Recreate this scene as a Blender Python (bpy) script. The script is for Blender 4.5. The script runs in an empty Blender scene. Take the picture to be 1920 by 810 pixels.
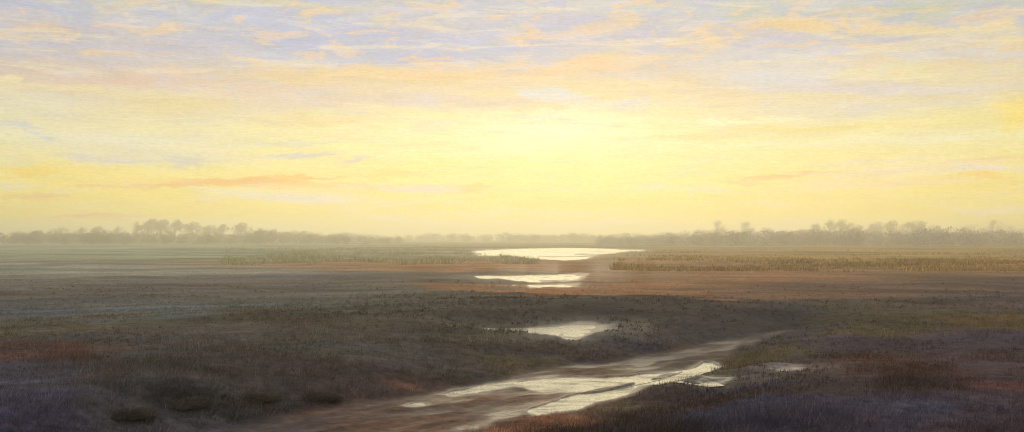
import bpy, math, random
import numpy as np
from mathutils import Vector

random.seed(11)
rng = np.random.default_rng(11)
sc = bpy.context.scene
col = sc.collection

F = 2059.0          # focal length in pixels of the 1920 wide photograph
HZ = 447.0          # row of the level horizon
CAMH = 3.0          # eye height above the moor
SUN_AZ, SUN_EL = math.radians(2.6), math.radians(5.4)


def s2l(c):
    c = np.asarray(c, dtype=float) / 255.0
    return np.where(c <= 0.04045, c / 12.92, ((c + 0.055) / 1.055) ** 2.4)


def tag(o, label=None, cat=None, group=None, kind=None):
    if label: o['label'] = label
    if cat: o['category'] = cat
    if group: o['group'] = group
    if kind: o['kind'] = kind
    return o


# ------------------------------------------------------------------ noise
def vnoise(x, y, seed=0):
    xi = np.floor(x).astype(np.int64); yi = np.floor(y).astype(np.int64)
    xf = x - xi; yf = y - yi
    u = xf * xf * (3 - 2 * xf); v = yf * yf * (3 - 2 * yf)
    def h(a, b):
        n = (a * 374761393 + b * 668265263 + seed * 1442695041) & 0xFFFFFFFF
        n = ((n ^ (n >> 13)) * 1274126177) & 0xFFFFFFFF
        n = (n ^ (n >> 16)) & 0xFFFFFF
        return n / float(0xFFFFFF)
    a = h(xi, yi); b = h(xi + 1, yi); c = h(xi, yi + 1); d = h(xi + 1, yi + 1)
    return ((a * (1 - u) + b * u) * (1 - v) + (c * (1 - u) + d * u) * v) * 2 - 1


def fbm(x, y, seed=0, oct=4):
    t = 0.0; a = 0.5
    for k in range(oct):
        t = t + a * vnoise(x, y, seed + 17 * k)
        x = x * 2.03 + 5.2; y = y * 2.03 + 1.7; a *= 0.5
    return t


def sstep(a, b, x):
    t = np.clip((x - a) / (b - a), 0, 1)
    return t * t * (3 - 2 * t)


# ------------------------------------------------------------------ ground plan
def world(px, py, z=0.0):
    Y = (CAMH - z) * F / (py - HZ)
    return ((px - 960) / F * Y, Y)


def poly(pts, z):
    return np.array([world(x, y, z) for x, y in pts])


def sdpoly(X, Y, P):
    d = np.full(X.shape, 1e12); inside = np.zeros(X.shape, bool)
    n = len(P)
    for i in range(n):
        ax, ay = P[i]; bx, by = P[(i + 1) % n]
        ex, ey = bx - ax, by - ay
        wx, wy = X - ax, Y - ay
        t = np.clip((wx * ex + wy * ey) / (ex * ex + ey * ey + 1e-12), 0, 1)
        d = np.minimum(d, (wx - ex * t) ** 2 + (wy - ey * t) ** 2)
        c = (ay > Y) != (by > Y)
        xc = ex * (Y - ay) / (ey if abs(ey) > 1e-12 else 1e-12) + ax
        inside ^= c & (X < xc)
    d = np.sqrt(d)
    return np.where(inside, -d, d)


CH_Z = -0.35
CHANNEL = poly([(150, 900), (300, 830), (380, 810), (470, 795), (570, 772), (700, 752), (840, 733), (900, 722), (960, 703),
                (1040, 688), (1150, 677), (1230, 662), (1290, 650), (1390, 632), (1450, 622), (1500, 617),
                (1470, 627), (1420, 643), (1385, 660), (1360, 678), (1335, 694), (1260, 717), (1150, 750),
                (1080, 766), (1000, 782), (930, 796), (860, 816), (700, 900)], CH_Z)
POOLS = [   # outline, water level, name words
    ([(985, 771), (1030, 754), (1080, 742), (1130, 733), (1200, 719), (1270, 699), (1325, 680), (1345, 688), (1285, 714),
      (1215, 733), (1140, 753), (1070, 769), (1010, 780)], -0.357),
    ([(832, 740), (870, 731), (950, 717), (1060, 709), (1180, 705), (1270, 697), (1230, 709), (1150, 727), (1090, 735), (1010, 735),
      (965, 725), (900, 734), (850, 743)], -0.352),
    ([(760, 761), (782, 757), (790, 760), (768, 764)], -0.352),
    ([(933, 618), (1000, 616), (1050, 612), (1110, 608), (1136, 611), (1142, 620), (1110, 626), (1085, 632), (1060, 636),
      (1030, 631), (1018, 627), (985, 622), (940, 621)], -0.12),
    ([(926, 518), (985, 517), (1060, 515), (1090, 515), (1074, 522), (1060, 527), (1020, 531), (985, 529), (950, 523)], -0.06),
    ([(1000, 535), (1058, 533), (1042, 541), (1010, 542)], -0.06),
    
    ([(905, 471), (960, 467), (1050, 465), (1130, 466), (1190, 469), (1160, 474), (1120, 479), (1085, 486), (1040, 488), (990, 483),
      (930, 478), (912, 475)], -0.10),
    ([(1312, 717), (1340, 714.5), (1362, 714), (1356, 716.5), (1328, 719)], -0.12),
    ([(1452, 696), (1475, 693), (1500, 691.5), (1494, 694), (1464, 697)], -0.10),
]
POOLW = [(poly(p, z), z) for p, z in POOLS]


def bump(X, Y, px, py, h, rx, ry, pw=1.0):
    cx, cy = world(px, py)
    return h * np.exp(-(((X - cx) / rx) ** 2 + ((Y - cy) / ry) ** 2) ** pw)


def ground(X, Y):
    """height, wetness (0..1), dryness for plants"""
    r = np.hypot(X, Y) + 1e-6
    near = np.exp(-r / 160.0)
    z = 0.10 * fbm(X / 5.0, Y / 5.0, 3, 4) * np.clip(r / 25, .5, 3) * near
    z += 0.22 * fbm(X / 30.0, Y / 45.0, 9, 3) * sstep(15, 60, r) * np.exp(-r / 600)
    z += 0.035 * fbm(X / 0.9, Y / 0.9, 21, 3) * np.exp(-r / 60)
    # the higher moor to the left of the channel, its hummocks, the low swell to the right
    left = sstep(0.5, -7.0, X + (22 - Y) * 0.05) * sstep(12, 18, Y) * sstep(46, 24, Y)
    z += 0.32 * left
    for a in ((250, 765, .34, .75, .9), (352, 742, .36, .55, .8), (455, 742, .22, .6, .9), (560, 728, .30, .7, 1.0), (640, 712, .2, .9, 1.2),
              (120, 790, .25, .9, 1.0), (700, 700, .15, 1.2, 1.5)):
        z += bump(X, Y, *a)
    right = sstep(1.0, 7.0, X) * sstep(12, 15, Y) * sstep(30, 20, Y)
    z += 0.16 * right
    z += bump(X, Y, 1010, 578, 0.45, 14, 7)       # dark rise beyond the puddle
    z += bump(X, Y, 620, 608, 0.28, 8, 5)
    wet = np.zeros_like(X)
    rag = fbm(X / np.clip(r * .02, .25, 8), Y / np.clip(r * .09, .6, 40), 31, 3)
    # the channel
    sd = sdpoly(X, Y, CHANNEL) + rag * 0.35
    row = HZ + F * CAMH / np.maximum(Y, 5); colm = 960 + F * X / np.maximum(Y, 5)
    past = row - np.interp(colm, [150, 400, 700, 930, 1100, 1240, 1330, 1450, 1600], [840, 812, 775, 742, 703, 672, 650, 612, 590])
    near_side = sstep(-6, 14, past) * sstep(1480, 1300, colm)
    w = sstep(3.2 + 3.8 * near_side, 0.0, sd)
    fl, fn = .62 * X + .78 * Y, .78 * X - .62 * Y       # along and across the flow
    silt = fbm(fl / 1.5, fn / .6, 41, 4)
    floor = CH_Z + .018 + 0.045 * silt + .10 * (1 - near_side) * sstep(-0.2, 0.5, sd)
    z = z * (1 - w) + floor * w
    wet = np.maximum(wet, sstep(0.15, -0.45, sd) * np.clip(.62 - 1.3 * silt, .1, 1.1) * (.62 + .38 * sstep(32, 25, Y)) * (.15 + .85 * sstep(-3.5, -.5, X)))
    mud = sstep(0.25, -0.35, sd)
    cxp, rwp = 960 + F * X / np.maximum(Y, 5), F * CAMH / np.maximum(Y, 5)
    wet = np.maximum(wet, .62 * np.exp(-((cxp - 1040) / 230) ** 2 - ((rwp - 62) / 30) ** 2) * (Y > 20) * np.clip(.9 + 1.2 * rag, .2, 1.3))   # soaked flats round the far pool
    for P, lev in POOLW:
        R = 0.02 * np.clip(np.mean(P[:, 1]), 18, 200)
        m = (X > P[:, 0].min() - 4 * R) & (X < P[:, 0].max() + 4 * R) & (Y > P[:, 1].min() - 12 * R) & (Y < P[:, 1].max() + 12 * R)
        if not m.any(): continue
        x, y = X[m], Y[m]
        s = sdpoly(x, y, P) + rag[m] * R * (0.45 if lev < -.3 else .9)
        if lev < -.3:          # pools lying in the channel floor are only hollows in it
            z[m] = np.where(s < 0, np.minimum(z[m], lev + np.clip(s * .16, -.08, 0) - .004), z[m])
            wet[m] = np.maximum(wet[m], sstep(.35, 0, s)); mud[m] = np.maximum(mud[m], sstep(.3, 0, s))
            continue
        k = sstep(4 * R, 0, s)
        bed = lev + np.clip(s * 0.10, -0.045, 0.07) + ((.18 if lev > -.11 else .11) * fbm(x / (R * 1.8), y / (R * 2.2), 131, 4) if lev < -.055 else 0)
        z[m] = z[m] * (1 - k) + bed * k
        wet[m] = np.maximum(wet[m], np.maximum(sstep(1.4 * R, 0, s), .6 * sstep(4 * R, 0, s)))
        mud[m] = np.maximum(mud[m], sstep(0.8 * R, 0, s))
    return z, wet, mud


# plant cover and soil colours over the plan, shade and warm glow painted in
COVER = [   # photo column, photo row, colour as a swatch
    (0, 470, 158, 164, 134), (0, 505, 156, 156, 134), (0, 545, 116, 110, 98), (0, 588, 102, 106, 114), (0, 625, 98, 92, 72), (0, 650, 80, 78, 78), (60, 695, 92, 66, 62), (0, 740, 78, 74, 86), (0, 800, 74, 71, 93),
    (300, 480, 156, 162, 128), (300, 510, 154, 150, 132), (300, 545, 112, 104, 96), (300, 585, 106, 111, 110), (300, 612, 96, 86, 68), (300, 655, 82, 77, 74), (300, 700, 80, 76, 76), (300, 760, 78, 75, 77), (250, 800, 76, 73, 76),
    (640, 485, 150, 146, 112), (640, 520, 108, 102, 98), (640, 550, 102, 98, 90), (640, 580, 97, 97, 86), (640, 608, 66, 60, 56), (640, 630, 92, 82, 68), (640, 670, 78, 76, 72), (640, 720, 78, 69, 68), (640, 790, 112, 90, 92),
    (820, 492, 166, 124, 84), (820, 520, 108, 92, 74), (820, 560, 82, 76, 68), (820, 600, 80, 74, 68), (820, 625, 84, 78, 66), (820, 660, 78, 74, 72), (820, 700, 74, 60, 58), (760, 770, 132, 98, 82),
    (1000, 500, 174, 120, 74), (1000, 545, 162, 112, 68), (1000, 568, 48, 43, 44), (1000, 600, 62, 55, 56), (1000, 655, 78, 66, 66), (1000, 685, 94, 84, 66), (960, 750, 140, 102, 80), (1000, 795, 52, 46, 48),  # darkest middle swatches, here and next line, paint in a band of shade
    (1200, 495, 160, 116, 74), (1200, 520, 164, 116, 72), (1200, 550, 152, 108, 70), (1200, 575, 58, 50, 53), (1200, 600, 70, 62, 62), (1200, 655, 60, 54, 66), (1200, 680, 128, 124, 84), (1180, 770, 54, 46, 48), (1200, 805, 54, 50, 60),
    (1400, 485, 166, 132, 80), (1400, 515, 160, 112, 76), (1400, 550, 130, 94, 72), (1400, 590, 68, 62, 64), (1400, 615, 66, 62, 68), (1400, 650, 92, 80, 56), (1400, 685, 76, 62, 68), (1400, 725, 66, 50, 50), (1400, 770, 60, 60, 82), (1400, 805, 70, 66, 84),  # rust cover in the upper rows, strengthened to paint a warm glow
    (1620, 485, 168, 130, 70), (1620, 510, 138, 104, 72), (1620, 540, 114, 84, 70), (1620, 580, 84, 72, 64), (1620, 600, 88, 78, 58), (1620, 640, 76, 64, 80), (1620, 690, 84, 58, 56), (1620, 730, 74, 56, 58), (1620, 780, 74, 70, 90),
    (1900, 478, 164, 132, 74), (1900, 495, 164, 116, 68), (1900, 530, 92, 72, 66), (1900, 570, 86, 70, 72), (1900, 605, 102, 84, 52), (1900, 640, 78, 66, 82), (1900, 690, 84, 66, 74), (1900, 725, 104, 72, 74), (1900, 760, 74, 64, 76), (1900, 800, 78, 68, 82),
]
CV = np.array(COVER, float)
CVL = s2l(CV[:, 2:5])
COVER_GAIN = 1.28


def cover(X, Y):
    r = np.hypot(X, Y) + 1e-6
    Yc = np.maximum(Y, 6.0)
    px = 960 + F * X / Yc
    q = F * CAMH / Yc
    wx = fbm(X / (r * .05), np.log(r) * 9, 51, 4)
    wy = fbm(X / (r * .10), np.log(r) * 16, 61, 4)
    px = np.clip(px, -250, 2170) + wx * 150
    q = np.clip(q, 18, 370) * (1 + wy * 0.20)
    lq = np.log(q)
    num = np.zeros(X.shape + (3,)); den = np.zeros(X.shape)
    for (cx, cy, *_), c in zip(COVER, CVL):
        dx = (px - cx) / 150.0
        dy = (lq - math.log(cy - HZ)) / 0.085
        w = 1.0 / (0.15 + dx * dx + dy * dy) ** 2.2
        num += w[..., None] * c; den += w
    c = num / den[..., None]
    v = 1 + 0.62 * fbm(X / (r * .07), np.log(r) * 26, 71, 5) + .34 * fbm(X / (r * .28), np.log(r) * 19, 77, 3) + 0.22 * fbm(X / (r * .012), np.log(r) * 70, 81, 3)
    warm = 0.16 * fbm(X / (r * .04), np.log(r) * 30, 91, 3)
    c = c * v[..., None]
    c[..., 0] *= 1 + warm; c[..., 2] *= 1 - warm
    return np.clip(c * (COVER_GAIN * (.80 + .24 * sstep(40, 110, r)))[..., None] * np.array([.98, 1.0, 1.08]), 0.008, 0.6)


# ------------------------------------------------------------------ materials
def new_mat(name):
    m = bpy.data.materials.new(name); m.use_nodes = True
    nt = m.node_tree; b = nt.nodes['Principled BSDF']
    return m, nt, b


def N(nt, t, **kw):
    n = nt.nodes.new(t)
    for k, v in kw.items(): setattr(n, k, v)
    return n


def ground_mat():
    m, nt, b = new_mat('moor soil and turf')
    a = N(nt, 'ShaderNodeAttribute', attribute_name='cover'); w = N(nt, 'ShaderNodeAttribute', attribute_name='wet')
    tc = N(nt, 'ShaderNodeTexCoord')
    n1 = N(nt, 'ShaderNodeTexNoise'); n1.inputs['Scale'].default_value = 3.0; n1.inputs['Detail'].default_value = 8; n1.inputs['Roughness'].default_value = .7
    nt.links.new(tc.outputs['Object'], n1.inputs['Vector'])
    mr = N(nt, 'ShaderNodeMapRange'); mr.inputs['From Min'].default_value = .3; mr.inputs['From Max'].default_value = .7
    mr.inputs['To Min'].default_value = .4; mr.inputs['To Max'].default_value = 1.6
    nt.links.new(n1.outputs['Fac'], mr.inputs['Value'])
    mx = N(nt, 'ShaderNodeVectorMath', operation='SCALE')
    nt.links.new(a.outputs['Color'], mx.inputs[0]); nt.links.new(mr.outputs['Result'], mx.inputs['Scale'])
    nt.links.new(mx.outputs['Vector'], b.inputs['Base Color'])
    rr = N(nt, 'ShaderNodeMapRange'); rr.inputs['To Min'].default_value = .95; rr.inputs['To Max'].default_value = .40
    nt.links.new(w.outputs['Fac'], rr.inputs['Value'])
    nt.links.new(rr.outputs['Result'], b.inputs['Roughness'])
    sp = N(nt, 'ShaderNodeMapRange'); sp.inputs['To Min'].default_value = .15; sp.inputs['To Max'].default_value = .38
    nt.links.new(w.outputs['Fac'], sp.inputs['Value']); nt.links.new(sp.outputs['Result'], b.inputs['Specular IOR Level'])
    n2 = N(nt, 'ShaderNodeTexNoise'); n2.inputs['Scale'].default_value = 9.0; n2.inputs['Detail'].default_value = 6
    nt.links.new(tc.outputs['Object'], n2.inputs['Vector'])
    bp = N(nt, 'ShaderNodeBump'); bp.inputs['Strength'].default_value = .5; bp.inputs['Distance'].default_value = .06
    nt.links.new(n2.outputs['Fac'], bp.inputs['Height']); nt.links.new(bp.outputs['Normal'], b.inputs['Normal'])
    return m


def leaf_mat(name, rough=.8, transl=.35):
    m, nt, b = new_mat(name)
    a = N(nt, 'ShaderNodeAttribute', attribute_name='cover')
    nt.links.new(a.outputs['Color'], b.inputs['Base Color'])
    b.inputs['Roughness'].default_value = rough; b.inputs['Specular IOR Level'].default_value = .15
    t = N(nt, 'ShaderNodeBsdfTranslucent'); nt.links.new(a.outputs['Color'], t.inputs['Color'])
    mx = N(nt, 'ShaderNodeMixShader'); mx.inputs['Fac'].default_value = transl
    nt.links.new(b.outputs['BSDF'], mx.inputs[1]); nt.links.new(t.outputs['BSDF'], mx.inputs[2])
    nt.links.new(mx.outputs['Shader'], nt.nodes['Material Output'].inputs['Surface'])
    return m


def water_mat():
    m, nt, b = new_mat('still water')
    b.inputs['Base Color'].default_value = (.055, .050, .036, 1)
    b.inputs['Roughness'].default_value = .10
    b.inputs['IOR'].default_value = 1.333
    tc = N(nt, 'ShaderNodeTexCoord'); mp = N(nt, 'ShaderNodeMapping'); mp.inputs['Scale'].default_value = (1.0, 2.2, 1)
    n = N(nt, 'ShaderNodeTexNoise'); n.inputs['Scale'].default_value = 5.0; n.inputs['Detail'].default_value = 4
    nt.links.new(tc.outputs['Object'], mp.inputs['Vector']); nt.links.new(mp.outputs['Vector'], n.inputs['Vector'])
    n2 = N(nt, 'ShaderNodeTexNoise'); n2.inputs['Scale'].default_value = .9; n2.inputs['Detail'].default_value = 6; n2.inputs['Roughness'].default_value = .7
    nt.links.new(mp.outputs['Vector'], n2.inputs['Vector'])
    rg = N(nt, 'ShaderNodeMapRange'); rg.inputs['From Min'].default_value = .38; rg.inputs['From Max'].default_value = .66
    rg.inputs['To Min'].default_value = .03; rg.inputs['To Max'].default_value = .42
    nt.links.new(n2.outputs['Fac'], rg.inputs['Value']); nt.links.new(rg.outputs['Result'], b.inputs['Roughness'])
    bp = N(nt, 'ShaderNodeBump'); bp.inputs['Strength'].default_value = .5; bp.inputs['Distance'].default_value = .03
    nt.links.new(n.outputs['Fac'], bp.inputs['Height']); nt.links.new(bp.outputs['Normal'], b.inputs['Normal'])
    return m


def plain_mat(name, c, rough=.85):
    m, nt, b = new_mat(name)
    tc = N(nt, 'ShaderNodeTexCoord'); n = N(nt, 'ShaderNodeTexNoise'); n.inputs['Scale'].default_value = 2.0; n.inputs['Detail'].default_value = 5
    nt.links.new(tc.outputs['Object'], n.inputs['Vector'])
    r = N(nt, 'ShaderNodeValToRGB')
    r.color_ramp.elements[0].position = .3; r.color_ramp.elements[1].position = .7
    r.color_ramp.elements[0].color = (c[0] * .6, c[1] * .6, c[2] * .6, 1); r.color_ramp.elements[1].color = (c[0] * 1.3, c[1] * 1.3, c[2] * 1.3, 1)
    nt.links.new(n.outputs['Fac'], r.inputs['Fac']); nt.links.new(r.outputs['Color'], b.inputs['Base Color'])
    b.inputs['Roughness'].default_value = rough; b.inputs['Specular IOR Level'].default_value = .2
    return m


M_GROUND = ground_mat(); M_WATER = water_mat()
M_GRASS = leaf_mat('moor grass blades', .9, .5); M_LEAF = leaf_mat('tree foliage', .8, .5); M_BARK = plain_mat('grey bark', (.09, .075, .065))


# ------------------------------------------------------------------ mesh helper
def mesh_np(name, V, faces, mat, colors=None, extra=None, smooth=False, link=True):
    """V (n,3); faces: (m,k) int array with one face size"""
    me = bpy.data.meshes.new(name)
    V = np.ascontiguousarray(V, np.float32); faces = np.ascontiguousarray(faces, np.int32)
    k = faces.shape[1]
    me.vertices.add(len(V)); me.vertices.foreach_set('co', V.ravel())
    me.loops.add(faces.size); me.loops.foreach_set('vertex_index', faces.ravel())
    me.polygons.add(len(faces)); me.polygons.foreach_set('loop_start', np.arange(0, faces.size, k, dtype=np.int32))
    me.update(calc_edges=True)
    if smooth: me.polygons.foreach_set('use_smooth', np.ones(len(faces), bool))
    if colors is not None:
        at = me.color_attributes.new('cover', 'FLOAT_COLOR', 'POINT')
        at.data.foreach_set('color', np.c_[colors, np.ones(len(V))].astype(np.float32).ravel())
    for nm, arr in (extra or {}).items():
        at = me.attributes.new(nm, 'FLOAT', 'POINT'); at.data.foreach_set('value', arr.astype(np.float32))
    me.materials.append(mat)
    o = bpy.data.objects.new(name, me)
    if link: col.objects.link(o)
    return o


# ------------------------------------------------------------------ ground sheet
def build_ground():
    q = np.concatenate([np.linspace(2.4, 20, 60, endpoint=False), np.linspace(20, 440, 560)])
    r = F * CAMH / q
    r = np.concatenate([r, np.geomspace(r[-1] * .93, 1.2, 16), [0.02]])
    az = np.concatenate([np.radians(np.linspace(-30, 30, 1120)), np.radians(np.linspace(33, 327, 76))])
    R, A = np.meshgrid(r, az, indexing='ij')
    X = R * np.sin(A); Y = R * np.cos(A)
    z, wet, mud = ground(X.ravel(), Y.ravel())
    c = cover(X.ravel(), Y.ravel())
    mudc = s2l((140, 109, 90)) * .8
    fl, fn = .62 * X.ravel() + .78 * Y.ravel(), .78 * X.ravel() - .62 * Y.ravel()
    v = 1 + .7 * fbm(fl / 1.3, fn / .30, 111, 5)
    mudc = mudc[None] * (1 - .4 * sstep(-1, -5, X.ravel())[:, None] * np.array([1.0, .75, .1])[None])
    tone = fbm(fl / 2.0, fn / .7, 121, 3)[:, None] * np.array([.35, .0, -.35])[None]
    inch = (sstep(0.25, -.35, sdpoly(X.ravel(), Y.ravel(), CHANNEL)) * (.35 + .65 * sstep(31, 25, Y.ravel())) * sstep(-.12, -.27, z))[:, None] * .85
    c = c * (1 - inch) + (mudc * v[:, None] * (1 + tone)) * inch
    nr, na = R.shape
    i = np.arange(nr - 1)[:, None]; j = np.arange(na)[None]
    a = i * na + j; b = i * na + (j + 1) % na
    f = np.stack([a, b, b + na, a + na], -1).reshape(-1, 4)[:, ::-1]
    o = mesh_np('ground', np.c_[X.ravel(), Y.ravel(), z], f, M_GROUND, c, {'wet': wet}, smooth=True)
    tag(o, kind='structure')
    # faces must look up
    if o.data.polygons[0].normal.z < 0:
        o.data.flip_normals()


build_ground()


# ------------------------------------------------------------------ water
def build_water():
    for P, lev in POOLW:
        c = P.mean(0)
        R = 0.02 * np.clip(np.mean(P[:, 1]), 18, 200)
        n = len(P)
        out = []
        for i in range(n):
            a, b, d = P[i - 1], P[i], P[(i + 1) % n]
            e1 = (b - a) / (np.linalg.norm(b - a) + 1e-9); e2 = (d - b) / (np.linalg.norm(d - b) + 1e-9)
            nn = np.array([e1[1] + e2[1], -e1[0] - e2[0]]); nn /= (np.linalg.norm(nn) + 1e-9)
            out.append(b + nn * R * .6 if False else b)
        out = np.array(out)
        area = sum(out[i - 1][0] * out[i][1] - out[i][0] * out[i - 1][1] for i in range(n))
        sg = 1 if area > 0 else -1
        ring = []
        for i in range(n):
            a, b, d = out[i - 1], out[i], out[(i + 1) % n]
            e1 = (b - a) / (np.linalg.norm(b - a) + 1e-9); e2 = (d - b) / (np.linalg.norm(d - b) + 1e-9)
            nn = np.array([e1[1] + e2[1], -e1[0] - e2[0]]) * sg; nn /= (np.linalg.norm(nn) + 1e-9)
            ring.append(b + nn * R * (.45 if lev < -.3 else 1.15))
        me = bpy.data.meshes.new('water')
        vs = [(p[0], p[1], lev) for p in ring]
        idx = list(range(n)) if sg > 0 else list(range(n))[::-1]
        me.from_pydata(vs, [], [idx]); me.materials.append(M_WATER)
        o = bpy.data.objects.new('water', me); col.objects.link(o)
        tag(o, kind='structure')


build_water()


# ------------------------------------------------------------------ grass, heather and reeds (uncountable)
def blades(name, X, Y, h, w, c, per=5, spread=.5, lean=.35, label=None, cat=None):
    n = len(X)
    z, wet, mud = ground(X, Y)
    X = np.repeat(X, per); Y = np.repeat(Y, per); z = np.repeat(z, per); h = np.repeat(h, per); w = np.repeat(w, per); c = np.repeat(c, per, 0)
    k = len(X)
    a = rng.uniform(0, 2 * np.pi, k); rad = rng.uniform(0, 1, k) * h * spread
    X = X + np.cos(a) * rad; Y = Y + np.sin(a) * rad
    h = h * rng.uniform(.5, 1.15, k)
    t = rng.uniform(0, 2 * np.pi, k)
    dx = np.cos(t) * w; dy = np.sin(t) * w * .6
    lx = np.cos(a) * lean * h * rng.uniform(.2, 1.2, k) + .18 * h; ly = np.sin(a) * lean * h * rng.uniform(.2, 1.2, k)
    zb = z - .03
    V = np.empty((k, 3, 3))
    V[:, 0] = np.c_[X - dx, Y - dy, zb]; V[:, 1] = np.c_[X + dx, Y + dy, zb]
    V[:, 2] = np.c_[X + lx, Y + ly, z + h]
    cc = np.repeat(c * rng.uniform(.8, 1.5, (k, 1)), 3, 0)
    o = mesh_np(name, V.reshape(-1, 3), np.arange(3 * k).reshape(-1, 3), M_GRASS, cc)
    tag(o, label, cat, kind='stuff')
    return o


def scatter(n, px0, px1, q0, q1, power=1.0):
    px = rng.uniform(px0, px1, n); u = rng.uniform(0, 1, n) ** power
    q = q0 + (q1 - q0) * u
    Y = F * CAMH / q
    return (px - 960) / F * Y, Y


# short moor grass
X, Y = scatter(52000, -260, 2180, 40, 400)
z, wet, mud = ground(X, Y)
keep = (mud < .12) & (fbm(X / (Y * .06), np.log(Y) * 14, 5, 3) > rng.uniform(-.45, .25, len(X))) & (rng.uniform(0, 1, len(X)) < .95 * sstep(85, 30, Y))
X, Y = X[keep], Y[keep]
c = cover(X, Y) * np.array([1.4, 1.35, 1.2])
h = np.clip(.05 + .0010 * Y, .07, .22) * rng.uniform(.5, 1.3, len(X))
blades('moor_grass', X, Y, h, np.clip(.00045 * Y, .006, .06), c, 5, .9, .6, 'short dull grass and heather covering the dark moor', 'grass')

X, Y = scatter(26000, -200, 2120, 150, 420)
z, wet, mud = ground(X, Y)
keep = (mud < .10) & (fbm(X / (Y * .09), np.log(Y) * 9, 6, 4) > rng.uniform(-.25, .35, len(X)))
X, Y = X[keep], Y[keep]
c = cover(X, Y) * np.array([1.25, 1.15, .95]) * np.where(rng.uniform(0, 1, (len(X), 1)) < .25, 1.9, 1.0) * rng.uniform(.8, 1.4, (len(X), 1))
blades('rough_grass', X, Y, rng.uniform(.08, .26, len(X)) * (1 + .5 * fbm(X / 2., Y / 2., 7, 2)), rng.uniform(.003, .007, len(X)), c, 7, 1.0, .8, 'longer bleached grass in loose clumps over the near moor', 'grass')

# dry reeds right of the pool and along the lake
X, Y = scatter(15000, 1150, 2200, 22, 62)
pxx = 960 + F * X / Y
keep = fbm(X / (Y * .08), np.log(Y) * 12, 15, 4) > rng.uniform(-.15, .4, len(X))
X, Y = X[keep], Y[keep]
z, wet, mud = ground(X, Y); k = mud < .1; X, Y = X[k], Y[k]
c = s2l((184, 156, 100))[None] * (1 + .6 * fbm(X / 15., Y / 25., 29, 3))[:, None] * rng.uniform(.6, 1.3, (len(X), 1)) * np.array([1, 1, 1])
blades('dry_reeds', X, Y, rng.uniform(.2, .6, len(X)) * (.8 + .8 * fbm(X / 12., Y / 25., 19, 3)), np.full(len(X), .05), c, 5, .9, .3, 'straw yellow reeds below the grey thicket', 'reeds')
X, Y = scatter(9000, 420, 1010, 10, 50)
keep = fbm(X / (Y * .03), np.log(Y) * 6, 16, 3) > rng.uniform(-.2, .35, len(X))
X, Y = X[keep], Y[keep]
z, wet, mud = ground(X, Y); k = mud < .1; X, Y = X[k], Y[k]
c = s2l((188, 184, 150))[None] * rng.uniform(.7, 1.2, (len(X), 1))
blades('pale_reeds', X, Y, rng.uniform(.25, .95, len(X)) * (.7 + .6 * fbm(X / 9., Y / 20., 18, 2)), np.full(len(X), .05), c, 6, 1.2, .5, 'pale misty reeds beside the shining lake', 'reeds')


# ------------------------------------------------------------------ far scrub that reads as one mass
def leaf_cloud(centres, radii, n_per, size, colour, seed, squash=.8, lean=0.):
    r_ = np.random.default_rng(seed)
    P = []; S = []; C = []
    for (cx, cy, cz), R in zip(centres, radii):
        d = r_.normal(size=(n_per, 3)); d /= np.linalg.norm(d, axis=1)[:, None]
        rad = R * r_.uniform(.25, 1.0, (n_per, 1)) ** .5
        p = d * rad; p[:, 2] *= squash
        P.append(p + np.array([cx, cy, cz])); S.append(np.full(n_per, size * R) * r_.uniform(.5, 1.4, n_per))
        C.append(np.asarray(colour)[None] * r_.uniform(.6, 1.4, (n_per, 1)) * np.full((n_per, 1), r_.uniform(.8, 1.2)))
    P = np.concatenate(P); S = np.concatenate(S); C = np.concatenate(C)
    k = len(P)
    a = r_.normal(size=(k, 3)) * (1 - .55 * lean) + np.array([.45, 0, 1.1]) * lean; a /= np.linalg.norm(a, axis=1)[:, None]
    b = np.cross(a, r_.normal(size=(k, 3))); b /= np.linalg.norm(b, axis=1)[:, None]
    V = np.empty((k, 4, 3)); s = S[:, None]
    V[:, 0] = P + a * s; wq = .55 - .35 * lean
    V[:, 1] = P + b * s * wq; V[:, 2] = P - a * s; V[:, 3] = P - b * s * wq
    return V.reshape(-1, 3), np.arange(4 * k).reshape(-1, 4), np.repeat(C, 4, 0)


def scrub_band(name, px0, px1, Y0, Y1, hfun, n, colour, seed, label, per=150):
    r_ = np.random.default_rng(seed)
    px = r_.uniform(px0, px1, n); Y = r_.uniform(Y0, Y1, n); X = (px - 960) / F * Y
    cs = []; rs = []
    for x, y, p in zip(X, Y, px):
        h = hfun(p) * r_.uniform(.55, 1.1)
        R = h * .52
        cs.append((x, y, h * .48)); rs.append(R)
    V, f, c = leaf_cloud(cs, rs, per, .10, colour, seed + 1, .95, .5)
    V[:, 2] = np.maximum(V[:, 2], -.2)
    o = mesh_np(name, V, f, M_LEAF, c)
    return tag(o, label, 'scrub', kind='stuff')


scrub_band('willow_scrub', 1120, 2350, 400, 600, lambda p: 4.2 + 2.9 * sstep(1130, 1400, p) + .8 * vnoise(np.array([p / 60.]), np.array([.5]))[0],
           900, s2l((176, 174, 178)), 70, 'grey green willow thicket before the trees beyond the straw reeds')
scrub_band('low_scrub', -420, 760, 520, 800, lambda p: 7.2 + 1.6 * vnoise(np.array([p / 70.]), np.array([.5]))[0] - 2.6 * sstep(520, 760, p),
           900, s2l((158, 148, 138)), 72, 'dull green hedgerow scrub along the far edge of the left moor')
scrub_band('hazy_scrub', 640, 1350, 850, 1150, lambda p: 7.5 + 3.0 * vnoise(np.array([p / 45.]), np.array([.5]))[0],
           520, s2l((152, 150, 152)), 74, 'faint scrub on the far shore of the shining lake')


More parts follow.
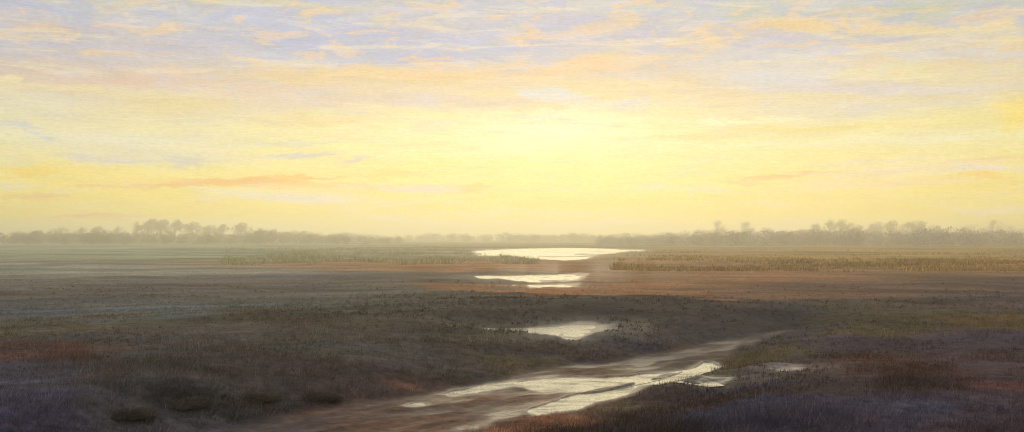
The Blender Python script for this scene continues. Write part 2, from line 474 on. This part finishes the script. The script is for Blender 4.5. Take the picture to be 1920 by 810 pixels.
# ------------------------------------------------------------------ trees
def tube(path, radii, sides=6):
    V = []; Fc = []
    for k, (p, r) in enumerate(zip(path, radii)):
        for s in range(sides):
            a = 2 * math.pi * s / sides
            V.append((p[0] + r * math.cos(a), p[1] + r * math.sin(a), p[2]))
    for k in range(len(path) - 1):
        for s in range(sides):
            Fc.append((k * sides + s, k * sides + (s + 1) % sides, (k + 1) * sides + (s + 1) % sides, (k + 1) * sides + s))
    return V, Fc


def tree_meshes(seed, colour, slim):
    """a tree one unit tall: trunk with limbs, crown of leaf clumps"""
    r_ = random.Random(seed)
    V, Fc = tube([(0, 0, -.02), (.01, 0, .2), (.03, .01, .5), (.06, 0, .82)], [.026, .02, .013, .004])
    tips = [(.06, 0, .86)]
    for k in range(14):
        z0 = r_.uniform(.08, .75); a = r_.uniform(0, 6.28); L = r_.uniform(.18, .36) * (1.15 - z0) * slim
        p0 = (.04 * z0, 0, z0); p1 = (p0[0] + math.cos(a) * L * .6 + .03, math.sin(a) * L * .6, z0 + L * .5)
        p2 = (p0[0] + math.cos(a) * L + .07, math.sin(a) * L, z0 + L * 1.1)
        v, f = tube([p0, p1, p2], [.009, .006, .002], 4)
        b = len(V); V += v; Fc += [tuple(i + b for i in q) for q in f]
        tips += [p1, p2]
    tm = mesh_np('trunk', np.array(V), np.array(Fc), M_BARK, link=False).data
    cs = []; rs = []
    for t in tips:
        for m in range(2):
            cs.append((t[0] + r_.uniform(-.06, .06) + .02, t[1] + r_.uniform(-.06, .06), t[2] + r_.uniform(-.05, .06)))
            rs.append(r_.uniform(.05, .11) * (.6 + .4 * slim))
    v, f, c = leaf_cloud(cs, rs, 30, .36, colour, seed, 1.25, 1.)
    cm = mesh_np('crown', v, f, M_LEAF, c, link=False).data
    return tm, cm


VAR = {}
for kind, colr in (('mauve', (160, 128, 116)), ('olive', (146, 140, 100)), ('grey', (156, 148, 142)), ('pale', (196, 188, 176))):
    VAR[kind] = [tree_meshes(100 + 7 * len(VAR) + k, s2l(colr), (1.0, .7, 1.35)[k]) for k in range(3)]

TREES = [   # column, top row, distance, kind, variant, label
    (32, 433, 620, 'olive', 2, 'low olive tree at the outer left end of the far tree line'),
    (70, 431, 600, 'mauve', 2, 'low broad tree second from the left edge on the horizon'),
    (112, 427, 640, 'olive', 2, 'low olive tree third from the left edge on the horizon'),
    (150, 425, 600, 'olive', 0, 'yellowish thin tree under the left end of the low orange cloud streak'),
    (182, 424, 610, 'mauve', 2, 'broad olive mauve tree under the middle of the low orange cloud streak'),
    (218, 424, 650, 'olive', 0, 'thin yellow lit tree just left of the tallest mauve clump'),
    (256, 413, 600, 'mauve', 1, 'slender feathery mauve tree at the left side of the tallest clump'),
    (278, 409, 590, 'mauve', 0, 'tallest mauve tree in the middle of the left tree clump'),
    (303, 411, 610, 'mauve', 2, 'broad mauve tree right of the tallest one in the left clump'),
    (327, 411, 600, 'mauve', 0, 'tall mauve tree closing the right side of the tallest clump'),
    (362, 416, 600, 'mauve', 2, 'rounded leaning tree standing alone right of the tallest mauve clump'),
    (394, 422, 630, 'mauve', 2, 'shorter tree between the two rounded leaning trees on the left horizon'),
    (414, 419, 600, 'mauve', 0, 'thin tree left of the second rounded tree on the left horizon'),
    (452, 417, 600, 'mauve', 2, 'rounded dense tree last of the taller trees towards the lake'),
    (486, 427, 620, 'mauve', 0, 'small thin tree right of the last rounded mauve tree'),
    (512, 429, 620, 'mauve', 2, 'small bushy mauve tree where the left tree line sinks'),
    (546, 432, 640, 'olive', 2, 'smallest bush like tree at the lake end of the left tree line'),
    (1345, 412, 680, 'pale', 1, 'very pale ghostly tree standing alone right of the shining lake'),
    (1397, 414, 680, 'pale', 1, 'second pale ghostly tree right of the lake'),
    (1496, 429, 620, 'grey', 0, 'short grey tree at the left end of the right tree line'),
    (1526, 418, 600, 'grey', 0, 'leaning thin grey tree left of the two tall spires'),
    (1556, 410, 600, 'grey', 1, 'tall grey spire shaped tree left of its twin'),
    (1577, 409, 600, 'grey', 1, 'tallest grey spire shaped tree right of its twin'),
    (1612, 421, 610, 'grey', 2, 'low grey tree between the twin spires and the rounded clump'),
    (1644, 415, 600, 'grey', 2, 'broad grey tree opening the rounded right clump'),
    (1672, 413, 620, 'mauve', 2, 'broad brownish tree in the middle of the rounded right clump'),
    (1700, 414, 600, 'grey', 0, 'thin grey tree with light gaps in the rounded right clump'),
    (1728, 413, 600, 'grey', 2, 'dense grey tree near the far end of the rounded right clump'),
    (1757, 422, 630, 'mauve', 2, 'lower brownish tree where the rounded right clump slopes down'),
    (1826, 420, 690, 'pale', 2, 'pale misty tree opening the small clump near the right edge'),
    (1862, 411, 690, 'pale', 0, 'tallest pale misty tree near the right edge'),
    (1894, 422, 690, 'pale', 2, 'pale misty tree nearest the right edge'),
]
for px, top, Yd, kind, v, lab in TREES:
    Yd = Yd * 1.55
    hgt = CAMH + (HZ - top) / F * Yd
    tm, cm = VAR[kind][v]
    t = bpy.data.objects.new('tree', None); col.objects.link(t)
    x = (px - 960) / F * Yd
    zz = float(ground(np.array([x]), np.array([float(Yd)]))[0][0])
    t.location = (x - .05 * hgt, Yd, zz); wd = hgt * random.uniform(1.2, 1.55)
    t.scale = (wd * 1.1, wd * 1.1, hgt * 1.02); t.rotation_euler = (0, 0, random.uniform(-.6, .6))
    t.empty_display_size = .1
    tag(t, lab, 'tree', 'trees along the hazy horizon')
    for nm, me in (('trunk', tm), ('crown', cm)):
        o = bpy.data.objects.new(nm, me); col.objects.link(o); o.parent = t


# ------------------------------------------------------------------ tussocks on the bank
def tussock_meshes(seed):
    r_ = np.random.default_rng(seed)
    nu, nv = 20, 9
    V = []
    for j in range(nv):
        t = j / (nv - 1); rr = math.sin(min(1, t * 1.0) * math.pi / 2)
        for i in range(nu):
            a = 2 * math.pi * i / nu
            k = 1 + .22 * math.sin(2 * a + seed) + .12 * math.sin(5 * a + 2 * seed) * t
            V.append((rr * k * math.cos(a), rr * k * .8 * math.sin(a), .55 * math.cos(t * math.pi / 2) + .05 * math.sin(3 * a + seed) * (1 - t) - .12 * t))
    Fc = [(j * nu + i, (j + 1) * nu + i, (j + 1) * nu + (i + 1) % nu, j * nu + (i + 1) % nu) for j in range(nv - 1) for i in range(nu)]
    V = np.array(V)
    c = s2l((92, 84, 82))[None] * r_.uniform(.8, 1.2, (len(V), 1))
    hm = mesh_np('mound', V, np.array(Fc), M_GRASS, c, smooth=True, link=False).data
    k = 1500
    a = r_.uniform(0, 6.28, k); t = r_.uniform(0, 1, k) ** .6
    rr = np.sin(t * np.pi / 2)
    X = rr * np.cos(a); Y = rr * .8 * np.sin(a); Z = .55 * np.cos(t * np.pi / 2) - .12 * t
    h = r_.uniform(.08, .42, k); L = h * r_.uniform(.5, 1.3, k)
    w = .022; s = r_.uniform(0, 6.28, k)
    VV = np.empty((k, 3, 3))
    VV[:, 0] = np.c_[X - np.cos(s) * w, Y - np.sin(s) * w, Z - .04]; VV[:, 1] = np.c_[X + np.cos(s) * w, Y + np.sin(s) * w, Z - .04]
    VV[:, 2] = np.c_[X + np.cos(a) * L + .12, Y + np.sin(a) * L, Z + h * .6]
    cc = np.repeat(s2l((112, 102, 96))[None] * r_.uniform(.5, 1.5, (k, 1)), 3, 0)
    bm = mesh_np('blades', VV.reshape(-1, 3), np.arange(3 * k).reshape(-1, 3), M_GRASS, cc, link=False).data
    return hm, bm


TV = [tussock_meshes(s) for s in (3, 8)]
for px, py, sx, sz, v, lab in (
        (235, 775, .46, .18, 0, 'dark rounded grass hummock lowest on the left bank'),
        (352, 755, .44, .20, 1, 'dark humped grass tussock above the lowest left hummock'),
        (478, 745, .42, .18, 0, 'wispy brown tussock midway along the left creek bank'),
        (590, 742, .45, .18, 1, 'dark tussock overhanging the muddy creek on its left bank')):
    ys = np.arange(12., 60., .05); xs = (px - 960) / F * ys
    zs = ground(xs, ys)[0]
    k = int(np.argmax(zs >= CAMH - (py - HZ) / F * ys)); x, y, z = float(xs[k]), float(ys[k]), float(zs[k])
    t = bpy.data.objects.new('grass_tussock', None); col.objects.link(t)
    t.location = (x, y, z - .05); t.scale = (sx, sx, sz); t.rotation_euler = (0, 0, random.uniform(0, 6)); t.empty_display_size = .1
    tag(t, lab, 'tussock', 'tussocks on the creek bank')
    for nm, me in zip(('mound', 'blades'), TV[v]):
        o = bpy.data.objects.new(nm, me); col.objects.link(o); o.parent = t


# ------------------------------------------------------------------ haze
def build_haze():
    S = 2700.0; z0, z1 = -2.0, 25.0
    V = [(-S, -S, z0), (S, -S, z0), (S, S, z0), (-S, S, z0), (-S, -S, z1), (S, -S, z1), (S, S, z1), (-S, S, z1)]
    Fc = [(3, 2, 1, 0), (4, 5, 6, 7), (0, 1, 5, 4), (1, 2, 6, 5), (2, 3, 7, 6), (3, 0, 4, 7)]
    me = bpy.data.meshes.new('haze'); me.from_pydata(V, [], Fc)
    m = bpy.data.materials.new('evening haze'); m.use_nodes = True
    nt = m.node_tree; nt.nodes.remove(nt.nodes['Principled BSDF'])
    v = nt.nodes.new('ShaderNodeVolumePrincipled')
    v.inputs['Color'].default_value = (.99, .965, .84, 1); v.inputs['Density'].default_value = .0012; v.inputs['Anisotropy'].default_value = .80
    nt.links.new(v.outputs['Volume'], nt.nodes['Material Output'].inputs['Volume'])
    me.materials.append(m)
    o = bpy.data.objects.new('haze', me); col.objects.link(o)
    tag(o, 'thin pale evening haze over the whole moor', 'haze', kind='stuff')


build_haze()


# ------------------------------------------------------------------ sky
def build_sky():
    w = bpy.data.worlds.new('World'); sc.world = w; w.use_nodes = True
    nt = w.node_tree; L = nt.links.new
    bg = nt.nodes['Background']
    STR = .1
    bg.inputs['Strength'].default_value = STR
    tc = N(nt, 'ShaderNodeTexCoord'); sx = N(nt, 'ShaderNodeSeparateXYZ'); L(tc.outputs['Generated'], sx.inputs[0])

    def math_(op, a, b=None, c=None):
        n = N(nt, 'ShaderNodeMath', operation=op)
        for i, v in enumerate((a, b, c)):
            if v is None: continue
            if isinstance(v, (int, float)): n.inputs[i].default_value = v
            else: L(v, n.inputs[i])
        return n.outputs[0]
    x, y, z = sx.outputs
    az = math_('ARCTAN2', x, y)
    el = math_('ARCSINE', z)
    U = math_('MULTIPLY', az, F / 100); V = math_('MULTIPLY', el, F / 100)      # hundred pixels

    def comb(a, b, c=0.0):
        n = N(nt, 'ShaderNodeCombineXYZ')
        for i, v in enumerate((a, b, c)):
            if isinstance(v, (int, float)): n.inputs[i].default_value = v
            else: L(v, n.inputs[i])
        return n.outputs[0]

    def noise(su, sv, detail=4, rough=.55, off=0.0, dist=0.0):
        n = N(nt, 'ShaderNodeTexNoise', noise_dimensions='2D')
        n.inputs['Scale'].default_value = 1; n.inputs['Detail'].default_value = detail; n.inputs['Roughness'].default_value = rough
        n.inputs['Distortion'].default_value = dist
        L(comb(math_('MULTIPLY_ADD', U, su, off), math_('MULTIPLY_ADD', V, sv, off * 1.7)), n.inputs['Vector'])
        return n

    def sc_(out, amp):   # (v-.5)*amp
        return math_('MULTIPLY_ADD', out, amp, -.5 * amp)
    n1 = noise(.35, 1.1, 5, .6, 3.1, .4); n2 = noise(1.6, 6.0, 5, .65, 7.7, .3); n3 = noise(3.0, 30.0, 4, .7, 1.3); n4 = noise(14., 9., 3, .7, 5.9)
    s1 = N(nt, 'ShaderNodeSeparateColor'); L(n1.outputs['Color'], s1.inputs[0])
    s2 = N(nt, 'ShaderNodeSeparateColor'); L(n2.outputs['Color'], s2.inputs[0])
    Uw = math_('ADD', math_('ADD', U, sc_(s1.outputs[0], 1.5)), sc_(s2.outputs[0], .9))
    Vw = math_('ADD', math_('ADD', V, sc_(s1.outputs[1], .34)), sc_(s2.outputs[1], .18))
    rag = math_('ADD', math_('MULTIPLY', n3.outputs['Fac'], .75), math_('MULTIPLY', n4.outputs['Fac'], .45))
    PW = comb(Uw, Vw, math_('SUBTRACT', rag, .38))

    # base gradient over elevation (rows of the photograph)
    vr = N(nt, 'ShaderNodeMapRange'); vr.inputs['From Min'].default_value = -1; vr.inputs['From Max'].default_value = 33; L(Vw, vr.inputs['Value'])
    ramp = N(nt, 'ShaderNodeValToRGB'); L(vr.outputs[0], ramp.inputs['Fac'])
    cr = ramp.color_ramp

    def pos(py): return ((HZ - py) / 100 + 1) / 34
    stops = [(547, (150, 140, 110)), (447, (255, 233, 80)), (400, (254, 231, 104)), (330, (251, 232, 142)), (270, (242, 233, 172)), (215, (230, 216, 180)),
             (150, (226, 206, 172)), (100, (202, 197, 200)), (40, (194, 197, 204)), (-20, (198, 199, 188)), (-300, (190, 188, 184)), (-1100, (158, 158, 160)), (-2700, (146, 148, 152))]
    for i, (py, c) in enumerate(stops):
        p = min(max(pos(py), 0), 1)
        if i < 2: e = cr.elements[i]; e.position = p
        else: e = cr.elements.new(p)
        e.color = (*s2l(c), 1)
    cur = ramp.outputs['Color']

    def stroke(cx, cy, rx, ry, c, op=.8, slope=0., inner=.25, outer=1.12):
        nonlocal cur
        u0 = math.atan((cx - 960) / F) * F / 100
        v0 = math.atan((HZ - cy) / math.hypot(F, cx - 960)) * F / 100
        m = N(nt, 'ShaderNodeMapping', vector_type='TEXTURE')
        m.inputs['Location'].default_value = (u0, v0, 0); m.inputs['Scale'].default_value = (rx / 100, ry / 100, 1); m.inputs['Rotation'].default_value = (0, 0, slope)
        L(PW, m.inputs['Vector'])
        d = N(nt, 'ShaderNodeVectorMath', operation='LENGTH'); L(m.outputs[0], d.inputs[0])
        r = N(nt, 'ShaderNodeMapRange', interpolation_type='SMOOTHSTEP')
        r.inputs['From Min'].default_value = outer; r.inputs['From Max'].default_value = inner
        r.inputs['To Min'].default_value = 0; r.inputs['To Max'].default_value = op
        L(d.outputs['Value'], r.inputs['Value'])
        mx = N(nt, 'ShaderNodeMix', data_type='RGBA')
        L(r.outputs[0], mx.inputs[0]); L(cur, mx.inputs[6]); mx.inputs[7].default_value = (*s2l(c), 1)
        cur = mx.outputs[2]
    def broken(su, sv, off, lo, hi, c, op, y0, y1):
        nonlocal cur
        n = noise(su, sv, 6, .62, off, .5)
        r = N(nt, 'ShaderNodeMapRange', interpolation_type='SMOOTHSTEP'); r.inputs['From Min'].default_value = lo; r.inputs['From Max'].default_value = hi; r.inputs['To Max'].default_value = op
        L(n.outputs['Fac'], r.inputs['Value'])
        e0 = N(nt, 'ShaderNodeMapRange', interpolation_type='SMOOTHSTEP'); e0.inputs['From Min'].default_value = (HZ - y0) / 100; e0.inputs['From Max'].default_value = (HZ - y1) / 100
        L(Vw, e0.inputs['Value'])
        mx = N(nt, 'ShaderNodeMix', data_type='RGBA'); L(math_('MULTIPLY', r.outputs[0], e0.outputs[0]), mx.inputs[0]); L(cur, mx.inputs[6]); mx.inputs[7].default_value = (*s2l(c), 1)
        cur = mx.outputs[2]
    for k_, s in enumerate(STROKES):
        if k_ == 20:
            broken(.30, 1.1, 4.4, .40, .62, (190, 194, 212), .8, 175, 80)
            broken(.35, 1.5, 15.2, .50, .66, (228, 208, 186), .5, 200, 90)
            broken(.5, 2.2, 23.6, .50, .68, (210, 206, 208), .5, 230, 110)
            broken(.5, 3.5, 31.9, .50, .66, (253, 228, 112), .6, 320, 390)
            broken(.6, 4.5, 37.3, .54, .66, (238, 230, 218), .4, 290, 350)
        if k_ % 12 == 11:      # keeps the shader compiler going stroke by stroke
            m_ = N(nt, 'ShaderNodeVectorMath', operation='MULTIPLY_ADD'); L(cur, m_.inputs[0]); m_.inputs[1].default_value = (1e-7,) * 3; L(PW, m_.inputs[2]); PW = m_.outputs[0]
        s = list(s)
        if s[1] < 215 and s[4][0] - s[4][2] > 60:      # the high cloud is thin and pale
            s[4] = tuple(.68 * a + .32 * b for a, b in zip(s[4], (218, 208, 192))); s[5] *= .85
        stroke(*s)

    broken(.85, 2.8, 51.3, .49, .60, (178, 187, 215), .55, 165, 70)
    broken(1.0, 3.8, 63.1, .53, .62, (238, 206, 164), .6, 195, 110)
    broken(.9, 4.2, 71.7, .54, .64, (216, 211, 212), .45, 300, 180)
    broken(.4, 5.0, 83.9, .54, .66, (244, 228, 186), .4, 440, 330)
    # fine brushed texture of the cloud veil
    bt = noise(2.2, 26., 5, .7, 9.2); b2 = noise(9., 60., 3, .6, 2.2); b3 = noise(.8, 4.5, 5, .6, 12.)
    k = math_('ADD', math_('ADD', sc_(bt.outputs['Fac'], .26), math_('ADD', sc_(b2.outputs['Fac'], .32), sc_(n4.outputs['Fac'], .10))), sc_(b3.outputs['Fac'], .20))
    sp = N(nt, 'ShaderNodeSeparateColor'); L(b3.outputs['Color'], sp.inputs[0])
    hue = math_('ADD', sc_(sp.outputs[1], .32), sc_(bt.outputs['Fac'], .3))
    vec = comb(math_('ADD', 1.0, math_('MULTIPLY', k, .9)), math_('ADD', 1.0, k), math_('ADD', math_('ADD', 1.0, k), hue))
    mul = N(nt, 'ShaderNodeVectorMath', operation='MULTIPLY'); L(cur, mul.inputs[0]); L(vec, mul.inputs[1])
    # darker towards the east, behind the viewer
    back = N(nt, 'ShaderNodeMapRange', interpolation_type='SMOOTHSTEP')
    back.inputs['From Min'].default_value = .55; back.inputs['From Max'].default_value = -.6; back.inputs['To Min'].default_value = 0; back.inputs['To Max'].default_value = .85
    L(y, back.inputs['Value'])
    mb = N(nt, 'ShaderNodeMix', data_type='RGBA'); L(back.outputs[0], mb.inputs[0]); L(mul.outputs[0], mb.inputs[6]); mb.inputs[7].default_value = (.27, .255, .24, 1)
    sc10 = N(nt, 'ShaderNodeVectorMath', operation='SCALE'); sc10.inputs['Scale'].default_value = SKY_GAIN / STR; L(mb.outputs[2], sc10.inputs[0])
    # clear evening sky behind the veil
    sky = N(nt, 'ShaderNodeTexSky', sky_type='NISHITA'); sky.sun_disc = False
    sky.sun_elevation = SUN_EL; sky.sun_rotation = SUN_AZ; sky.dust_density = 2.0
    fin = N(nt, 'ShaderNodeMix', data_type='RGBA'); fin.inputs[0].default_value = .96
    L(sky.outputs[0], fin.inputs[6]); L(sc10.outputs[0], fin.inputs[7])
    L(fin.outputs[2], bg.inputs['Color'])


SKY_GAIN = .98
Yl = (252, 232, 132); OR = (248, 196, 110); PE = (240, 206, 164); LV = (206, 200, 212); BL = (184, 194, 222); GB = (196, 206, 212); CR = (252, 246, 200); PK = (232, 222, 220); OY = (228, 212, 146)
STROKES = [
    # centre x, y, half width, half height, colour, opacity, slope
    # glow round the hidden sun
    (1010, 300, 760, 150, (252, 240, 168), .75, 0, 0, 1.2),
    (1000, 262, 440, 95, (255, 249, 196), .85, 0, 0, 1.2),
    (1045, 240, 190, 46, (255, 251, 218), .7, 0, 0, 1.3),
    (900, 330, 420, 45, (254, 242, 150), .7, 0),
    # top left cloud bank
    (150, 70, 420, 85, (206, 200, 202), .85, 0), (60, 120, 230, 55, (208, 192, 188), .7, 0), (560, 55, 330, 60, (198, 206, 222), .8, 0),
    (470, 95, 150, 40, (188, 200, 224), .7, .05), (700, 75, 240, 58, (192, 198, 222), .85, .03), (745, 80, 90, 36, (182, 190, 222), .8, .1),
    (900, 62, 300, 42, (196, 198, 212), .8, .03), (1120, 70, 260, 36, (194, 198, 214), .8, .03), (1260, 35, 200, 40, (196, 204, 206), .8, 0),
    (610, 35, 70, 22, (176, 190, 220), .7, 0), (520, 20, 60, 24, BL, .7, 0), (880, 15, 70, 22, (196, 204, 226), .8, 0), (980, 25, 180, 24, (204, 208, 202), .7, 0),
    (1050, 15, 160, 20, (200, 206, 210), .7, 0), (780, 30, 90, 26, (206, 206, 202), .8, 0),
    (700, 35, 55, 20, (228, 218, 160), .8, 0), (355, 18, 60, 16, OY, .55, 0), (570, 25, 30, 12, OY, .55, 0), (210, 8, 60, 12, OY, .7, 0), (90, 4, 60, 8, OY, .6, 0), (500, 5, 300, 9, (222, 208, 148), .8, 0),
    (322, 48, 36, 8, (238, 208, 140), .8, .08), (230, 101, 110, 9, (246, 202, 112), 1.2, .02), (60, 112, 70, 8, (238, 204, 150), .6, 0),
    (770, 60, 80, 30, (214, 202, 206), .6, 0), (985, 68, 70, 16, (238, 206, 176), .9, .05), (1110, 58, 90, 24, (240, 204, 162), 1., .1), (1165, 35, 50, 16, (240, 210, 160), .9, 0), (1185, 75, 60, 14, (236, 208, 172), .7, 0),
    (860, 62, 40, 10, (240, 206, 172), .6, 0), (1110, 45, 130, 10, (178, 188, 214), .7, .12), (940, 84, 120, 10, (180, 190, 222), .7, 0), (1190, 70, 80, 12, (178, 184, 208), .7, .15), (760, 98, 110, 10, (184, 194, 220), .8, .08),
    (640, 75, 380, 50, (182, 188, 214), .95, .0), (1010, 58, 280, 38, (184, 190, 212), .9, .02), (190, 80, 330, 55, (202, 194, 198), .85, 0), (820, 95, 200, 22, (182, 190, 216), .85, .04),
    (780, 141, 420, 20, (238, 200, 140), .75, .01), (300, 156, 330, 16, (230, 200, 170), .7, 0), (1110, 124, 170, 18, (242, 200, 150), .7, .06), (600, 190, 380, 22, (228, 208, 184), .5, 0),
    (1090, 56, 80, 16, (242, 204, 166), .8, .1), (970, 66, 60, 12, (240, 204, 172), .8, 0), (1165, 38, 60, 14, (240, 208, 164), .8, 0),
    # grey band at the top right and the orange bank below it
    (1650, 18, 380, 30, (196, 200, 186), .95, 0), (1450, 12, 200, 18, (198, 202, 196), .8, 0), (1500, 52, 270, 24, (242, 206, 140), .9, .0), (1560, 44, 170, 15, (244, 202, 126), .75, 0), (1370, 70, 110, 18, (242, 200, 146), .8, .18),
    (1700, 52, 180, 16, (246, 216, 136), .8, 0), (1850, 48, 120, 22, (250, 228, 150), .8, .06), (1890, 78, 70, 22, (254, 226, 138), .9, 0), (1750, 12, 90, 5, (236, 206, 140), .7, -.05),
    # pale middle right
    (1480, 120, 270, 42, (224, 218, 210), .85, 0), (1440, 150, 150, 24, (212, 214, 222), .75, 0), (1580, 165, 180, 14, (216, 210, 218), .7, 0), (1780, 168, 160, 14, (222, 216, 220), .6, 0), (1740, 95, 200, 16, (226, 218, 204), .6, 0), (1880, 105, 70, 10, (226, 216, 212), .7, 0),
    (1680, 132, 180, 24, (236, 226, 176), .7, 0), (1820, 140, 140, 24, (242, 230, 170), .6, 0), (1400, 195, 200, 12, (232, 218, 168), .5, 0), (1560, 210, 200, 22, (230, 222, 196), .7, 0), (1800, 220, 180, 26, (246, 232, 150), .7, 0), (1900, 215, 60, 40, (254, 226, 120), .9, 0),
    # peach band across the left middle
    (260, 148, 360, 24, (222, 200, 188), .8, 0), (250, 150, 60, 18, (228, 198, 172), .7, 0), (90, 166, 180, 10, (244, 210, 146), .8, 0), (760, 140, 330, 20, (244, 206, 140), .9, .01), (560, 142, 140, 18, (240, 206, 148), .8, 0), (1080, 128, 140, 20, (246, 206, 160), .95, .08), (1190, 110, 130, 12, (246, 212, 150), .8, 0),
    (520, 190, 300, 34, (228, 210, 190), .7, 0), (760, 185, 280, 18, (222, 206, 192), .8, 0), (950, 195, 180, 14, (220, 206, 186), .8, 0), (330, 195, 150, 22, (244, 222, 140), .8, .04), (620, 228, 150, 14, (236, 214, 150), .7, 0), (60, 200, 160, 40, (232, 226, 196), .7, 0), (12, 152, 30, 10, (252, 236, 170), .9, 0),
    (1040, 180, 50, 16, (212, 222, 226), .9, 0), (1060, 195, 90, 16, (222, 222, 216), .8, 0), (1180, 200, 80, 14, (218, 222, 214), .8, 0), (1150, 190, 60, 8, (240, 220, 140), .9, .1), (1250, 185, 140, 8, (240, 226, 160), .6, 0), (1010, 205, 60, 6, (240, 214, 150), .8, 0),
    # pale veil and grey wisps on the left
    (200, 260, 330, 26, (234, 230, 206), .75, 0), (300, 290, 220, 22, (226, 222, 204), .7, 0), (30, 236, 60, 10, (208, 212, 216), .8, -.12), (90, 255, 60, 5, (208, 212, 216), .7, -.1), (560, 292, 100, 7, (206, 208, 212), .85, .03), (340, 300, 50, 14, (204, 204, 200), .7, -.1), (200, 295, 120, 6, (214, 208, 214), .6, 0),
    (660, 300, 60, 6, (208, 206, 196), .7, .1), (30, 300, 60, 20, (232, 224, 180), .6, 0), (110, 320, 170, 14, (252, 226, 120), .8, 0), (80, 325, 40, 12, (252, 218, 96), .8, 0), (560, 270, 140, 8, (214, 216, 206), .6, 0), (700, 250, 240, 10, (246, 240, 176), .5, 0),
    (500, 345, 320, 10, (250, 210, 130), .7, 0),
    # long orange streaks low in the sky
    (450, 340, 130, 11, (246, 190, 104), 1.15, -.0), (350, 350, 90, 6, (246, 190, 108), .9, .12), (540, 332, 100, 4, (244, 188, 108), .8, 0), (230, 353, 120, 5, (246, 200, 130), .7, .02), (80, 371, 90, 5, (246, 202, 130), .9, 0), (210, 405, 130, 5, (246, 188, 104), 1.1, .03), (240, 412, 80, 5, (248, 196, 112), .8, 0),
    (870, 352, 60, 9, (248, 210, 130), .9, 0), (730, 328, 100, 8, (250, 216, 128), .7, 0),
    (780, 352, 90, 12, (236, 224, 216), 1., 0), (560, 372, 210, 16, (240, 232, 214), 1., -.04), (680, 350, 70, 10, (236, 224, 210), .6, 0), (420, 360, 90, 6, (242, 232, 206), .7, -.1), (30, 352, 60, 10, (240, 228, 200), .7, 0),
    (720, 410, 110, 10, (244, 236, 206), .9, -.06), (850, 418, 160, 8, (246, 236, 210), .7, 0), (1000, 400, 300, 9, (250, 238, 190), .6, 0), (1100, 420, 200, 10, (244, 236, 214), .7, 0),
    # right low clouds
    (1470, 328, 90, 6, (248, 204, 130), 1.1, .06), (1520, 324, 60, 3.5, (244, 190, 112), .8, .04), (1410, 338, 50, 5, (250, 214, 150), .7, .05), (1850, 330, 70, 7, (252, 212, 110), 1., -.03), (1840, 305, 120, 6, (248, 212, 150), .9, .03), (1700, 318, 240, 14, (246, 226, 190), .8, .03), (1640, 345, 250, 12, (248, 222, 176), .7, .02), (1850, 318, 90, 7, (238, 224, 210), .9, 0),
    (1300, 355, 160, 8, (240, 230, 206), .6, 0), (1230, 345, 60, 8, (238, 228, 210), .6, 0), (1640, 300, 200, 6, (234, 222, 210), .4, .04), (1500, 268, 330, 10, (246, 242, 196), .6, 0), (1340, 255, 240, 7, (224, 220, 160), .7, .04), (1400, 228, 170, 8, (252, 248, 204), .8, 0), (1550, 240, 240, 7, (238, 222, 140), .8, 0), (1340, 290, 220, 10, (248, 240, 180), .5, 0),
    (1750, 260, 200, 12, (244, 236, 196), .6, 0), (1700, 375, 320, 18, (250, 232, 138), .8, 0), (1880, 395, 90, 12, (246, 236, 200), .7, 0), (150, 385, 300, 12, (252, 228, 124), .8, 0), (60, 425, 200, 14, (253, 232, 122), .8, 0), (560, 410, 200, 14, (252, 230, 118), .8, 0),
]
build_sky()

# ------------------------------------------------------------------ sun
sd = bpy.data.lights.new('sun', 'SUN'); sd.energy = .95; sd.angle = math.radians(50); sd.color = (1.0, .87, .52)   # veiled by the bright cloud round it
so = bpy.data.objects.new('sun', sd); col.objects.link(so)
sv = Vector((math.sin(SUN_AZ) * math.cos(SUN_EL), math.cos(SUN_AZ) * math.cos(SUN_EL), math.sin(SUN_EL)))
so.rotation_euler = sv.to_track_quat('Z', 'Y').to_euler()
so.location = (0, 0, 60)

# ------------------------------------------------------------------ camera
cd = bpy.data.cameras.new('camera'); cam = bpy.data.objects.new('camera', cd); col.objects.link(cam)
cd.sensor_fit = 'HORIZONTAL'; cd.sensor_width = 36; cd.lens = 36 * F / 1920
cd.shift_y = (HZ - 405) / 1920
cam.location = (0, 0, CAMH); cam.rotation_euler = (math.radians(90), 0, 0)
cd.clip_start = .1; cd.clip_end = 9000
sc.camera = cam

vs = sc.view_settings
sc.display_settings.display_device = 'sRGB'
vs.view_transform = 'Standard'; vs.look = 'None'; vs.exposure = 0; vs.gamma = 1; vs.use_curve_mapping = False
cy = sc.cycles
sc.world.cycles.sampling_method = 'NONE'
cy.use_adaptive_sampling = True; cy.adaptive_threshold = .015
cy.use_denoising = True
try: cy.denoiser = 'OPENIMAGEDENOISE'
except Exception: pass
cy.volume_bounces = 1; cy.max_bounces = 4; cy.diffuse_bounces = 2; cy.transparent_max_bounces = 8
sc.render.film_transparent = False
cy.pixel_filter_type = 'BLACKMAN_HARRIS'; cy.filter_width = 1.1
